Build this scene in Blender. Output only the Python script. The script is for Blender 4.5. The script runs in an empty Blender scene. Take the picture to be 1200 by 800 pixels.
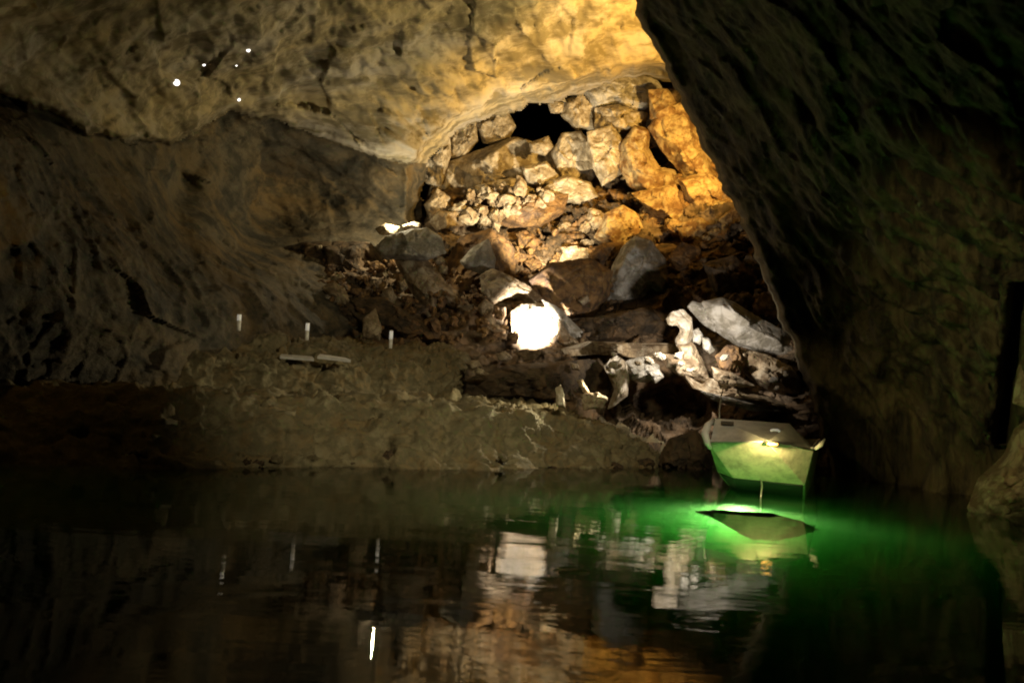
import bpy, bmesh, math, random
import numpy as np
from mathutils import Vector, Matrix
R = math.radians
random.seed(7)
sc = bpy.context.scene
C = sc.collection

# ------------------------------------------------------------------ camera
FPX, CX, CY, CAM_Z = 1200.0, 600.0, 400.0, 1.5
PITCH, ROLL = math.atan(37 / 1200), R(3.4)
r0 = Vector((1, 0, 0)); fwd = Vector((0, math.cos(PITCH), math.sin(PITCH))); u0 = Vector((0, -math.sin(PITCH), math.cos(PITCH)))
cr = r0 * math.cos(ROLL) + u0 * math.sin(ROLL)
cu = u0 * math.cos(ROLL) - r0 * math.sin(ROLL)
cam_d = bpy.data.cameras.new('camera'); cam = bpy.data.objects.new('camera', cam_d); C.objects.link(cam)
cam_d.sensor_width = 36; cam_d.lens = 36; cam_d.clip_end = 500; cam_d.clip_start = 0.05
cam_d.dof.use_dof = True; cam_d.dof.focus_distance = 21; cam_d.dof.aperture_fstop = 1.6
m = Matrix((cr, cu, -fwd)).transposed().to_4x4(); m.translation = (0, 0, CAM_Z)
cam.matrix_world = m; sc.camera = cam

# ------------------------------------------------------------------ world, exposure
w = bpy.data.worlds.new('World'); sc.world = w; w.use_nodes = True
w.node_tree.nodes['Background'].inputs[0].default_value = (1, 0.8, 0.55, 1)
w.node_tree.nodes['Background'].inputs[1].default_value = 0.0
sc.view_settings.view_transform = 'Standard'; sc.view_settings.look = 'None'
sc.view_settings.gamma = 1; sc.view_settings.use_curve_mapping = False
sc.view_settings.exposure = 0.0
cy = sc.cycles
cy.max_bounces = 6; cy.diffuse_bounces = 3; cy.glossy_bounces = 3; cy.transmission_bounces = 4; cy.transparent_max_bounces = 8
cy.volume_bounces = 1; cy.use_denoising = True; cy.sample_clamp_indirect = 3.0; cy.caustics_reflective = False
cy.filter_width = 1.9

def W(px, py, d):
    v = fwd * FPX + cr * (px - CX) + cu * (CY - py)
    v = v * (d / v.y)
    return Vector((v.x, v.y, v.z + CAM_Z))
def Wn(px, py, d):
    px, py, d = np.broadcast_arrays(np.asarray(px, float), np.asarray(py, float), np.asarray(d, float))
    f, a, b = np.array(fwd), np.array(cr), np.array(cu)
    v = f * FPX + a * (px - CX)[..., None] + b * (CY - py)[..., None]
    v = v * (d / v[..., 1])[..., None]
    v = v + np.array([0, 0, CAM_Z])
    return v

# ------------------------------------------------------------------ lamps of the show cave, plus added fill spots
def lamp(name, px, py, d, power, col, target=None, size=0.06, cone=None, blend=0.6, pos=None):
    l = bpy.data.lights.new(name, 'SPOT' if cone else 'POINT')
    l.energy = power; l.color = col; l.shadow_soft_size = size
    if cone: l.spot_size = R(cone); l.spot_blend = blend
    o = bpy.data.objects.new(name, l); C.objects.link(o)
    o.location = pos if pos is not None else W(px, py, d)
    if target is not None:
        t = W(*target) if len(target) == 3 and not isinstance(target, Vector) else target
        o.rotation_euler = (t - o.location).to_track_quat('-Z', 'Y').to_euler()
    return o
AMBER = (1.0, 0.58, 0.13); WARM = (1.0, 0.72, 0.36); WHITE = (1.0, 0.86, 0.62); PALE = (1.0, 0.90, 0.78)
lamp('amber_floodlight', 872, 140, 22.3, 2900, AMBER, target=(765, 110, 25.5), cone=116, blend=0.5, size=0.15)
lamp('ceiling_floodlight', 905, 110, 21.5, 1700, (1.0, 0.81, 0.40), target=(610, 40, 22), cone=92, blend=1.0, size=0.2)
lamp('wall_foot_lamp', 468, 250, 24.85, 150, (1.0, 0.86, 0.55), size=0.025)
lamp('rock_face_lamp', 628, 402, 21.3, 6500, PALE, target=(626, 383, 23), cone=46, blend=0.7, size=0.05)
lamp('shelf_lamp', 808, 396, 18.9, 420, PALE, target=(800, 402, 20.4), cone=150, blend=0.9, size=0.05)
lamp('slope_lamp', 658, 300, 23.9, 2600, (1.0, 0.84, 0.56), target=(605, 190, 28.6), cone=92, blend=0.9)
lamp('bank_fill', 0, 0, 0, 1900, (1.0, 0.86, 0.55), pos=Vector((2.4, 8.0, 5.2)), target=Vector((-0.4, 16.6, 0.8)), cone=60, blend=1.0, size=0.3)  # added fill from out of frame to brighten the bank
lamp('terrace_rake_fill', 735, 436, 19.0, 700, (1.0, 0.86, 0.55), target=(480, 470, 16.4), cone=80, blend=1.0, size=0.05)  # extra raking spot added to bring out the bank relief
lamp('flute_fill', 0, 0, 0, 1700, (1.0, 0.84, 0.36), pos=Vector((-3.0, 3.0, 3.2)), target=(1150, 430, 13.5), cone=25, blend=0.9, size=0.1)  # side fill added out of frame for the right wall relief
lamp('left_wall_fill', 0, 0, 0, 30, (1.0, 0.86, 0.55), pos=Vector((-0.5, 15.0, 6.2)), target=Vector((-5.5, 20.5, 6.6)), cone=100, blend=1.0, size=0.4)  # dim spot with no fixture, washing the left wall
lamp('left_glow_lamp', -25, 205, 12.0, 10, AMBER, size=0.05)
lamp('bow_lamp', 904, 520, 13.25, 70, (1.0, 0.78, 0.30), target=(903, 560, 14.3), cone=92, blend=.2, size=0.015)
lamp('underwater_lamp', 0, 0, 0, 1350, (1.0, 0.93, 0.52), pos=Vector((3.08, 13.45, -0.12)), target=Vector((3.02, 13.1, -1.3)), cone=174, blend=0.25, size=0.12)

# ------------------------------------------------------------------ numpy noise
rs = np.random.RandomState(3)
PERM = rs.permutation(4096).astype(np.int64)
GR = rs.normal(size=(4096, 3)); GR /= np.linalg.norm(GR, axis=1)[:, None]
RND = rs.rand(4096, 4)
def hsh(i, j, k):
    return PERM[(PERM[(PERM[i & 4095] + j) & 4095] + k) & 4095]
def perlin(p):
    i = np.floor(p).astype(np.int64); f = p - i
    u = f * f * f * (f * (f * 6 - 15) + 10)
    out = 0
    for dx in (0, 1):
        for dy in (0, 1):
            for dz in (0, 1):
                g = GR[hsh(i[..., 0] + dx, i[..., 1] + dy, i[..., 2] + dz)]
                dd = f - np.array([dx, dy, dz])
                wgt = (u[..., 0] if dx else 1 - u[..., 0]) * (u[..., 1] if dy else 1 - u[..., 1]) * (u[..., 2] if dz else 1 - u[..., 2])
                out = out + wgt * (g * dd).sum(-1)
    return out * 1.6
def fbm(p, o=4, ridged=False):
    a, s, t = 1.0, 0.0, 0.0
    for k in range(o):
        n = perlin(p * 2.03 ** k + 17.3 * k)
        s = s + a * ((1 - 2 * np.abs(n)) if ridged else n); t += a; a *= 0.52
    return s / t
def chunk(p, tilt=0.7, crack=0.25, cw=0.10):
    """faceted broken rock: every cell gets its own height and tilt, cells meet in cracks"""
    i = np.floor(p).astype(np.int64)
    f1 = np.full(p.shape[:-1], 9.0); f2 = f1.copy(); val = np.zeros_like(f1)
    for dx in (-1, 0, 1):
        for dy in (-1, 0, 1):
            for dz in (-1, 0, 1):
                h = hsh(i[..., 0] + dx, i[..., 1] + dy, i[..., 2] + dz)
                c = i + np.array([dx, dy, dz]) + RND[h][..., :3]
                dv = p - c; d = np.sqrt((dv ** 2).sum(-1))
                v = (RND[h][..., 3] - 0.5) + tilt * (GR[h] * dv).sum(-1)
                closer = d < f1
                f2 = np.where(closer, f1, np.minimum(f2, d)); val = np.where(closer, v, val); f1 = np.where(closer, d, f1)
    return val - crack * np.exp(-(f2 - f1) / cw)

# ------------------------------------------------------------------ materials
class NT:
    def __init__(s, name):
        s.m = bpy.data.materials.new(name); s.m.use_nodes = True; s.t = s.m.node_tree; s.t.nodes.clear()
        s.out = s.n('ShaderNodeOutputMaterial')
    def n(s, typ, ins=None, **kw):
        nd = s.t.nodes.new(typ)
        for k, v in kw.items(): setattr(nd, k, v)
        for k, v in (ins or {}).items():
            if isinstance(v, bpy.types.NodeSocket): s.t.links.new(v, nd.inputs[k])
            else: nd.inputs[k].default_value = v
        return nd
    def ramp(s, fac, stops):
        nd = s.n('ShaderNodeValToRGB', {0: fac}); e = nd.color_ramp.elements
        while len(e) < len(stops): e.new(0.5)
        for q, (p, c) in zip(e, stops): q.position = p; q.color = (*c, 1) if len(c) == 3 else c
        return nd.outputs[0]
    def mix(s, f, a, b, mode='MIX'):
        nd = s.n('ShaderNodeMix', data_type='RGBA', blend_type=mode)
        for i, v in ((0, f), (6, a), (7, b)):
            if isinstance(v, bpy.types.NodeSocket): s.t.links.new(v, nd.inputs[i])
            else: nd.inputs[i].default_value = v if i == 0 else ((*v, 1) if len(v) == 3 else v)
        return nd.outputs[2]
def rock(name, base, alt, dark, scale=0.6, stretch=(1, 1, 1), rot=(0, 0, 0), bump=0.5, rough=0.8, spec=0.25, amount=0.5, crack=0.55):
    t = NT(name)
    co = t.n('ShaderNodeTexCoord').outputs['Object']
    mp = t.n('ShaderNodeMapping', {0: co, 2: tuple(R(a) for a in rot), 3: tuple(scale * q for q in stretch)}).outputs[0]
    warp = t.n('ShaderNodeTexNoise', {'Vector': mp, 'Scale': 1.3, 'Detail': 3.0})
    wv = t.n('ShaderNodeMixRGB', {0: 0.28, 1: mp, 2: warp.outputs['Color']}, blend_type='ADD').outputs[0]
    n1 = t.n('ShaderNodeTexNoise', {'Vector': wv, 'Scale': 0.9, 'Detail': 8.0, 'Roughness': 0.62}).outputs[0]
    n2 = t.n('ShaderNodeTexNoise', {'Vector': wv, 'Scale': 2.6, 'Detail': 9.0, 'Roughness': 0.66}).outputs[0]
    n3 = t.n('ShaderNodeTexNoise', {'Vector': wv, 'Scale': 19.0, 'Detail': 6.0, 'Roughness': 0.7}).outputs[0]
    vo = t.n('ShaderNodeTexVoronoi', {'Vector': wv, 'Scale': 2.3, 'Detail': 3.0, 'Randomness': 1.0}, feature='DISTANCE_TO_EDGE').outputs[0]
    c = t.mix(t.ramp(n1, [(0.40, (0, 0, 0)), (0.60, (1, 1, 1))]), base, alt)
    c = t.mix(t.ramp(n2, [(0.46 - 0.1 * amount, (1, 1, 1)), (0.56, (0, 0, 0))]), c, dark)
    c = t.mix(0.22, c, t.ramp(n3, [(0.3, (0.5, 0.5, 0.5)), (0.7, (1, 1, 1))]), 'MULTIPLY')
    c = t.mix(t.ramp(vo, [(0.0, (crack,) * 3), (0.035, (0, 0, 0))]), c, dark)
    hgt = t.n('ShaderNodeMath', {0: n2, 1: t.n('ShaderNodeMath', {0: n3, 1: 0.12}, operation='MULTIPLY').outputs[0]}, operation='ADD').outputs[0]
    hgt = t.n('ShaderNodeMath', {0: hgt, 1: t.ramp(vo, [(0.0, (0, 0, 0)), (0.07, (crack * .6,) * 3)])}, operation='ADD').outputs[0]
    b = t.n('ShaderNodeBump', {'Strength': bump, 'Distance': 0.16 / scale * 0.6, 'Height': hgt}).outputs[0]
    p = t.n('ShaderNodeBsdfPrincipled', {'Base Color': c, 'Roughness': rough, 'Normal': b, 'Specular IOR Level': spec})
    t.t.links.new(p.outputs[0], t.out.inputs[0])
    return t.m
def plain(name, col, rough=0.5, metal=0.0, noise=0.25, emit=None):
    t = NT(name)
    co = t.n('ShaderNodeTexCoord').outputs['Object']
    n = t.n('ShaderNodeTexNoise', {'Vector': co, 'Scale': 6.0, 'Detail': 6.0, 'Roughness': 0.7}).outputs[0]
    c = t.mix(t.ramp(n, [(0.4, (0, 0, 0)), (0.7, (noise,) * 3)]), col, tuple(q * 0.35 for q in col))
    ins = {'Base Color': c, 'Roughness': rough, 'Metallic': metal,
           'Normal': t.n('ShaderNodeBump', {'Strength': 0.15, 'Distance': 0.02, 'Height': n}).outputs[0]}
    if emit: ins['Emission Color'] = (*emit[0], 1); ins['Emission Strength'] = emit[1]
    p = t.n('ShaderNodeBsdfPrincipled', ins); t.t.links.new(p.outputs[0], t.out.inputs[0])
    return t.m

M = {}
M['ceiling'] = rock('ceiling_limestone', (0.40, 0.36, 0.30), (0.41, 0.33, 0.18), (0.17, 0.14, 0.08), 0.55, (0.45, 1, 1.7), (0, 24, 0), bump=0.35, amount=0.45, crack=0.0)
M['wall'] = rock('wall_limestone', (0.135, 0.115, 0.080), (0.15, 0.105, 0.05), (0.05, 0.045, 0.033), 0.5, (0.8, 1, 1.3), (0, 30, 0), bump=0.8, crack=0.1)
M['slope'] = rock('slope_rock', (0.24, 0.18, 0.12), (0.22, 0.13, 0.06), (0.07, 0.05, 0.03), 0.8, bump=0.9)
M['bank'] = rock('bank_mud_rock', (0.22, 0.19, 0.11), (0.18, 0.13, 0.06), (0.13, 0.11, 0.06), 2.2, bump=1.0, crack=0.1, amount=0.2)
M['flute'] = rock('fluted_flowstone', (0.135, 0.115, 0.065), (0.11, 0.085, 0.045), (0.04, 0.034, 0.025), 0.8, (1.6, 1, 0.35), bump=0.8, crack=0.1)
M['grey'] = rock('pale_grey_limestone', (0.42, 0.40, 0.36), (0.38, 0.34, 0.28), (0.20, 0.18, 0.14), 1.2, bump=0.45, amount=0.2)
M['tan'] = rock('tan_limestone', (0.42, 0.36, 0.26), (0.38, 0.28, 0.16), (0.17, 0.12, 0.07), 1.2, bump=0.55, amount=0.4)
M['beige'] = rock('beige_limestone', (0.52, 0.46, 0.36), (0.44, 0.36, 0.24), (0.24, 0.19, 0.12), 1.2, bump=0.5, amount=0.25)
M['brown'] = rock('brown_clay_rock', (0.22, 0.125, 0.055), (0.27, 0.16, 0.06), (0.08, 0.05, 0.03), 1.1, bump=0.6)
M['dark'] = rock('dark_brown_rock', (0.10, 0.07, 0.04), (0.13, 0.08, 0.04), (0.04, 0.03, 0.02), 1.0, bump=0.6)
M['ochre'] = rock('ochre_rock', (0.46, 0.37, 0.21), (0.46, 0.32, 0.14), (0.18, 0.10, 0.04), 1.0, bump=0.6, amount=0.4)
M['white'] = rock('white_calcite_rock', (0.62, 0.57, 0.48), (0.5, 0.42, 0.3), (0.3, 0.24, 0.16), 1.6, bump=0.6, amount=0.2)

# ------------------------------------------------------------------ mesh helpers
def tag(o, label=None, cat=None, group=None, kind=None):
    if label: o['label'] = label
    if cat: o['category'] = cat
    if group: o['group'] = group
    if kind: o['kind'] = kind
    return o
def mesh_obj(name, verts, faces, mat, parent=None, origin=None, smooth=True):
    verts = np.asarray(verts, float)
    if parent is None and origin is None:
        origin = np.array([verts[:, 0].mean(), verts[:, 1].mean(), verts[:, 2].min()])
    if parent is not None: origin = np.array(parent.location) if origin is None else origin
    me = bpy.data.meshes.new(name); me.from_pydata((verts - origin).tolist(), [], [tuple(int(q) for q in f) for f in faces])
    me.update(); me.polygons.foreach_set('use_smooth', [smooth] * len(me.polygons))
    if mat: me.materials.append(mat)
    o = bpy.data.objects.new(name, me); C.objects.link(o)
    if parent is None: o.location = origin
    else: o.parent = parent
    return o
def empty(name, loc):
    o = bpy.data.objects.new(name, None); C.objects.link(o); o.location = loc; o.empty_display_size = 0.2; return o
def poly_sdf(x, y, poly):
    """signed distance in px, positive inside"""
    P = np.array(poly, float); Q = np.roll(P, -1, 0)
    best = np.full(np.shape(x), 1e9); inside = np.zeros(np.shape(x), bool)
    for (ax, ay), (bx, by) in zip(P, Q):
        ex, ey = bx - ax, by - ay
        t = np.clip(((x - ax) * ex + (y - ay) * ey) / (ex * ex + ey * ey + 1e-9), 0, 1)
        best = np.minimum(best, np.hypot(x - ax - t * ex, y - ay - t * ey))
        c = ((ay > y) != (by > y)) & (x < (bx - ax) * (y - ay) / ((by - ay) if by != ay else 1e-9) + ax)
        inside ^= c
    return np.where(inside, best, -best)
def rbf(pts):
    A = np.array(pts, float); X = A[:, :2] / 100.0; d = np.log(A[:, 2]); n = len(A)
    def ker(r): return np.where(r > 1e-9, r * r * np.log(np.maximum(r, 1e-9)), 0)
    K = ker(np.hypot(X[:, None, 0] - X[None, :, 0], X[:, None, 1] - X[None, :, 1])) + np.eye(n) * 0.02
    Pm = np.c_[np.ones(n), X]
    sol = np.linalg.solve(np.block([[K, Pm], [Pm.T, np.zeros((3, 3))]]), np.r_[d, 0, 0, 0])
    def f(x, y):
        x = np.asarray(x) / 100.0; y = np.asarray(y) / 100.0
        s = sol[n] + sol[n + 1] * x + sol[n + 2] * y
        for k in range(n): s = s + sol[k] * ker(np.hypot(x - X[k, 0], y - X[k, 1]))
        return np.exp(s)
    return f
def finish_grid(name, P, keep, disp, mat, flip=False, calm=True, **kw):
    ny, nx = P.shape[:2]
    N = np.cross(np.gradient(P, axis=1), np.gradient(P, axis=0)); N /= np.linalg.norm(N, axis=-1)[..., None] + 1e-9
    if flip: N = -N
    le = np.maximum(np.linalg.norm(np.gradient(P, axis=0), axis=-1), np.linalg.norm(np.gradient(P, axis=1), axis=-1))
    damp = np.clip(2.4 * np.median(le) / (le + 1e-9), 0.03, 1.0) ** 1.3
    vw = P - np.array([0, 0, CAM_Z]); vw /= np.linalg.norm(vw, axis=-1)[..., None]
    if calm and name != 'lake_bed' and name != 'outer_cave_rock':
        N = vw + 0.35 * N * np.sign((N * vw).sum(-1))[..., None]; N /= np.linalg.norm(N, axis=-1)[..., None]   # relief that cannot fold over itself
    if not calm: damp = 1.0 + 0 * damp
    P = P + N * (disp(P) * damp)[..., None]
    idx = np.arange(ny * nx).reshape(ny, nx)
    fk = keep[:-1, :-1] & keep[1:, :-1] & keep[:-1, 1:] & keep[1:, 1:]
    q = np.stack([idx[:-1, :-1], idx[:-1, 1:], idx[1:, 1:], idx[1:, :-1]], -1)[fk]
    used = np.unique(q); remap = -np.ones(ny * nx, int); remap[used] = np.arange(len(used))
    o = mesh_obj(name, P.reshape(-1, 3)[used], remap[q], mat, origin=np.zeros(3))
    return tag(o, kind='structure', **kw)

# ------------------------------------------------------------------ LEFT WALL AND CEILING
ARCH = [(482, 300), (474, 240), (476, 196), (500, 160), (530, 135), (570, 118), (610, 106), (650, 98), (690, 88), (735, 74), (790, 74), (1100, 74), (1100, 700), (482, 700)]
x, y = np.meshgrid(np.arange(-420, 905, 2.2), np.arange(-420, 476, 2.2))
dl = rbf([(-420, -400, 5), (0, -400, 6), (400, -400, 8), (850, -400, 10), (-420, 0, 8), (-420, 300, 8.5), (-420, 440, 11),
          (0, 0, 12), (0, 120, 14.5), (0, 150, 13.2), (0, 300, 12.6), (0, 430, 13.6),
          (150, 0, 14.5), (150, 100, 18), (150, 170, 18.5), (150, 300, 15.6), (150, 430, 15.6),
          (300, 0, 17), (300, 100, 21.5), (300, 140, 23.5), (300, 200, 25), (300, 275, 25), (230, 220, 21.8), (230, 330, 17.5), (300, 340, 19.6), (300, 430, 18.9),
          (450, 0, 20), (450, 100, 23.5), (460, 180, 25), (450, 260, 26), (420, 330, 24), (420, 430, 22),
          (600, 0, 22), (600, 90, 25), (560, 120, 25.3), (750, -100, 21.5), (750, 0, 24), (750, 70, 26), (900, 0, 26), (900, 70, 28)])
D = dl(x, y)
wob = 5 * perlin(np.stack([x / 22, y / 22, x * 0], -1)) + 2.5 * perlin(np.stack([x / 7, y / 7, x * 0 + 4], -1))
sd = poly_sdf(x, y, ARCH) + wob
# fissure under the overhang and the wall set back below it
fis = np.interp(x[0], [-420, 0, 30, 60, 100, 130, 200, 235, 270, 330, 400, 470, 900], [60, 108, 122, 128, 155, 160, 166, 150, 128, 142, 170, 190, 190])[None, :] + wob * 0.8
below = 1 / (1 + np.exp(-(y - fis) / 2.2)); amt = np.interp(x[0], [-420, 230, 470, 500], [0.6, 1.4, 0.9, 0])[None, :]
D = D + below * amt * np.exp(-np.clip(y - fis, 0, 400) / 120)
cav = np.exp(-(((x - 212) / 20) ** 2 + ((y - 225) / 42) ** 2)); D = D + 1.1 * cav
gul = np.exp(-((x - (195 + (y - 230) * 0.45)) / 12) ** 2) * ((y > 200) & (y < 340)); D = D + 0.35 * gul
D = D + np.clip(sd, 0, 30) * 0.13
P = Wn(x, y, D)
keep = sd < 22
def disp_left(P):
    q = P.copy(); a = R(25)
    u = q[..., 0] * math.cos(a) - q[..., 2] * math.sin(a); v = q[..., 0] * math.sin(a) + q[..., 2] * math.cos(a)
    s = np.stack([u * 0.35, q[..., 1] * 0.35, v * 0.9], -1)
    up = np.clip((q[..., 2] - 3.5) / 2, 0, 1)
    smooth = 0.60 * fbm(s, 4) + 0.10 * fbm(s * 2.2 + 5, 3, True) + 0.14 * chunk(s * 1.2, .7, .25, .05) + 0.06 * chunk(s * 2.9, .9, .25, .06) + 0.03 * fbm(s * 6, 3)
    rough = 0.40 * fbm(q * 0.6, 5) + 0.17 * chunk(np.stack([u * 0.9, q[..., 1] * 0.7, v * 1.3], -1)) + 0.06 * fbm(q * 2.0, 3, True) + 0.08 * chunk(q * 2.2)
    return up * smooth + (1 - up) * rough
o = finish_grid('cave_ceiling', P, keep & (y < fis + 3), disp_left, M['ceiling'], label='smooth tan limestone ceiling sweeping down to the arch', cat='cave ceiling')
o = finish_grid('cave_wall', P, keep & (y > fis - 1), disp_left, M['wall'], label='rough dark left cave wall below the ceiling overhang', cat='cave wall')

# ------------------------------------------------------------------ BACK SLOPE
x, y = np.meshgrid(np.arange(250, 1060, 2.0), np.arange(20, 560, 2.0))
db = rbf([(250, 20, 34), (600, 20, 36), (1060, 20, 36), (480, 120, 33), (640, 120, 33), (800, 120, 29), (880, 200, 27),
          (500, 200, 30.5), (600, 200, 30), (700, 200, 30), (800, 200, 28), (300, 280, 27.5), (400, 290, 26), (500, 270, 28), (600, 270, 28.5), (700, 270, 27.5), (850, 270, 26),
          (250, 360, 24), (350, 350, 23.5), (450, 350, 24), (550, 350, 24.5), (650, 340, 25.5), (750, 350, 24.5), (850, 350, 23.5), (950, 350, 23),
          (350, 430, 21.5), (550, 430, 21.8), (650, 430, 22), (750, 440, 22.2), (850, 440, 21.5), (950, 440, 20.8),
          (350, 520, 21), (650, 500, 20), (800, 500, 21.5), (800, 560, 20), (950, 500, 19.5), (1000, 560, 19.5), (350, 560, 20)])
D = db(x, y)
def pit(cx, cy_, sx, sy, dep, ang=0):
    a = R(ang); u = (x - cx) * math.cos(a) + (y - cy_) * math.sin(a); v = -(x - cx) * math.sin(a) + (y - cy_) * math.cos(a)
    return dep * np.exp(-((u / sx) ** 2 + (v / sy) ** 2) ** 1.5)
D = D + pit(637, 147, 46, 20, 7, 8) + pit(565, 172, 18, 7, 4, -25) + pit(561, 148, 4, 14, 4) + pit(488, 215, 11, 48, 5, -4) + pit(762, 182, 22, 12, 3)
D = D + pit(645, 204, 6, 12, 2) + pit(770, 480, 55, 32, 1.6) + pit(700, 165, 22, 12, 3) + pit(770, 92, 22, 9, 3) + pit(385, 280, 80, 14, 2.5)
P = Wn(x, y, D)
def disp_back(P):
    return 0.45 * chunk(P * 0.55, 0.9) + 0.38 * chunk(P * 1.1 + 9, 0.9, 0.35) + 0.16 * chunk(P * 2.3 + 3, 0.9, 0.3) + 0.12 * fbm(P * 1.3, 5) + 0.05 * fbm(P * 5, 3, True)
finish_grid('rubble_slope', P, np.ones(x.shape, bool), disp_back, M['slope'], label='brown slope of broken rock rising behind the lake', cat='rubble slope')

# ------------------------------------------------------------------ RIGHT WALL
EDGE = [(700, -420), (738, -20), (748, 20), (773, 62), (790, 105), (812, 150), (838, 205), (868, 258), (884, 300), (905, 350), (930, 410), (950, 470), (966, 530), (975, 590), (975, 700), (1700, 700), (1700, -420)]
x, y = np.meshgrid(np.arange(0, 900, 2.6), np.arange(-420, 640, 2.6))
EY = np.array([(p[1], p[0]) for p in EDGE[:14]], float)
sd = x.copy()
x = x + np.interp(y, EY[:, 0], EY[:, 1]) + 7 * perlin(np.stack([y / 34, y * 0, y * 0 + 8.3], -1)) + 3.5 * perlin(np.stack([y / 9, y * 0, y * 0 + 2.3], -1))
dr = rbf([(700, -420, 8), (1200, -420, 5), (1600, -420, 5), (740, 0, 15.5), (800, 100, 16.5), (870, 250, 17.5), (930, 400, 18), (975, 560, 18.2),
          (900, 0, 12), (1050, 0, 9.5), (1200, 0, 8.3), (1600, 0, 7), (1000, 250, 14), (1100, 250, 12), (1200, 250, 10.5), (1600, 250, 8),
          (1050, 400, 15.5), (1130, 400, 14.2), (1250, 400, 12), (1600, 400, 9), (1100, 560, 16.2), (1200, 560, 14.8), (1350, 560, 12), (1600, 560, 9.5), (1100, 640, 15.5), (1600, 640, 9)])
D = dr(x, y)
D = D + np.clip(9 - sd, 0, 9) ** 2 * 0.03
D = D + 1.6 * np.exp(-((x - (1188 - (y - 400) * 0.12)) / 9) ** 2) * ((y > 330) & (y < 520))
P = Wn(x, y, D)
def disp_right(P):
    s = np.stack([P[..., 0] * 0.75 + P[..., 2] * 0.06, P[..., 1] * 0.75, P[..., 2] * 0.16], -1)
    fl = fbm(s * 1.6, 4, True)
    low = np.clip((5.0 - P[..., 2]) / 2, 0, 1)
    return 0.5 * fbm(P * 0.4, 4) + (0.15 + 0.6 * low) * fl + 0.12 * chunk(P * np.array([1.3, 1.3, 0.28]), .8, .2) + 0.05 * fbm(P * np.array([4, 4, 1.4]), 3, True)
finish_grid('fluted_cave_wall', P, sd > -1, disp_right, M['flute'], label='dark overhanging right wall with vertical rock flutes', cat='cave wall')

# ------------------------------------------------------------------ BANKS (lofted from world profiles)
def ribbon(name, prof, mat, label, amp=1.0, nu=420, nv=150, cat='rock bank'):
    """prof: rows (from water to back) of points along the bank; smooth loft, displaced"""
    A = np.array(prof, float)                                           # rows, cols, 3
    def resample(B, n):
        t = np.linspace(0, len(B) - 1, n); i = np.clip(t.astype(int), 0, len(B) - 2); f = (t - i).reshape(-1, *([1] * (B.ndim - 1)))
        p1, p2 = B[i], B[i + 1]; p0 = B[np.clip(i - 1, 0, None)]; p3 = B[np.clip(i + 2, None, len(B) - 1)]
        return 0.5 * (2 * p1 + (p2 - p0) * f + (2 * p0 - 5 * p1 + 4 * p2 - p3) * f * f + (3 * p1 - p0 - 3 * p2 + p3) * f ** 3)
    G = resample(A, nv); G = resample(G.transpose(1, 0, 2), nu).transpose(1, 0, 2)
    def disp(P):
        d = 0.20 * fbm(P * 0.8, 4) + 0.09 * chunk(P * np.array([1.2, 1.2, 1.8]), .9, 0) + 0.15 * fbm(P * 1.8, 5, True) + 0.08 * chunk(P * 3.2, .9, .25) + 0.03 * fbm(P * 6.5, 3)
        return d * amp
    return finish_grid(name, G[::-1], np.ones(G.shape[:2], bool), disp, mat, label=label, cat=cat, calm=False)
wl = [(-14, 9.8), (-9.5, 11.2), (-6.3, 12.6), (-4.3, 13.6), (-2.4, 14.7), (-0.8, 15.6), (0.9, 16.6), (2.1, 17.7), (2.95, 18.6), (3.2, 19.6), (2.9, 21)]
wl = [(X + .0, Y + q) for (X, Y), q in zip(wl, (0, -.2, .15, -.22, .18, -.25, .2, -.2, .05, 0, 0))]
zt = [1.2, 1.05, 1.0, 0.96, 0.98, 0.97, 0.84, 0.58, 0.24, 0.12, 0.1]
rows = []
for dy, fz in ((-0.9, -1.6), (-0.4, -0.45), (0.0, 0.02), (0.35, 0.30), (0.6, 0.62), (0.85, 0.78), (1.15, 0.97), (1.9, 1.03), (3.6, 1.05), (6.5, 1.1)):
    rows.append([(X + dy * 0.0, Y + dy, fz * 1.2 if fz < 0 else z * fz) for (X, Y), z in zip(wl, zt)])
ribbon('lower_bank', rows, M['bank'], 'low muddy rock bank along the waterline')
ul = [(-12, 14.2), (-8, 15.4), (-5.4, 16.6), (-3.9, 17.4), (-2.6, 18.2), (-1.6, 18.9), (-1.0, 19.6), (-0.9, 20.8)]
rows = []
zu = [1.6, 1.6, 1.55, 1.55, 1.5, 1.5, 1.4, 1.2]
for dy, dz in ((-0.2, -1.2), (0.0, -0.5), (0.15, -0.12), (0.35, 0.02), (0.9, 0.14), (1.5, 0.34), (2.4, 0.42), (4.5, 0.5)):
    rows.append([(X, Y + dy, z + dz) for (X, Y), z in zip(ul, zu)])
ribbon('upper_bank', rows, M['bank'], 'upper rock terrace behind the lower bank')

# lake bed
x, y = np.meshgrid(np.linspace(-30, 30, 90), np.linspace(-12, 40, 90))
P = np.stack([x, y, -3.2 + 0 * x], -1)
finish_grid('lake_bed', P, np.ones(x.shape, bool), lambda P: 0.5 * fbm(P * 0.3, 4), M['dark'], label='dark rocky bed under the lake', cat='lake bed')
# enclosing rock around and behind the viewer
th, ph = np.meshgrid(np.linspace(0, 2 * math.pi, 160), np.linspace(-0.25, math.pi / 2, 50))
P = np.stack([30 * np.cos(ph) * np.cos(th), 16 + 34 * np.cos(ph) * np.sin(th), 22 * np.sin(ph)], -1)
finish_grid('outer_cave_rock', P, np.ones(th.shape, bool), lambda P: 1.4 * fbm(P * 0.15, 4) + 0.6 * chunk(P * 0.4), M['wall'], label='dark rock enclosing the far cavern', cat='cave wall')

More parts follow.
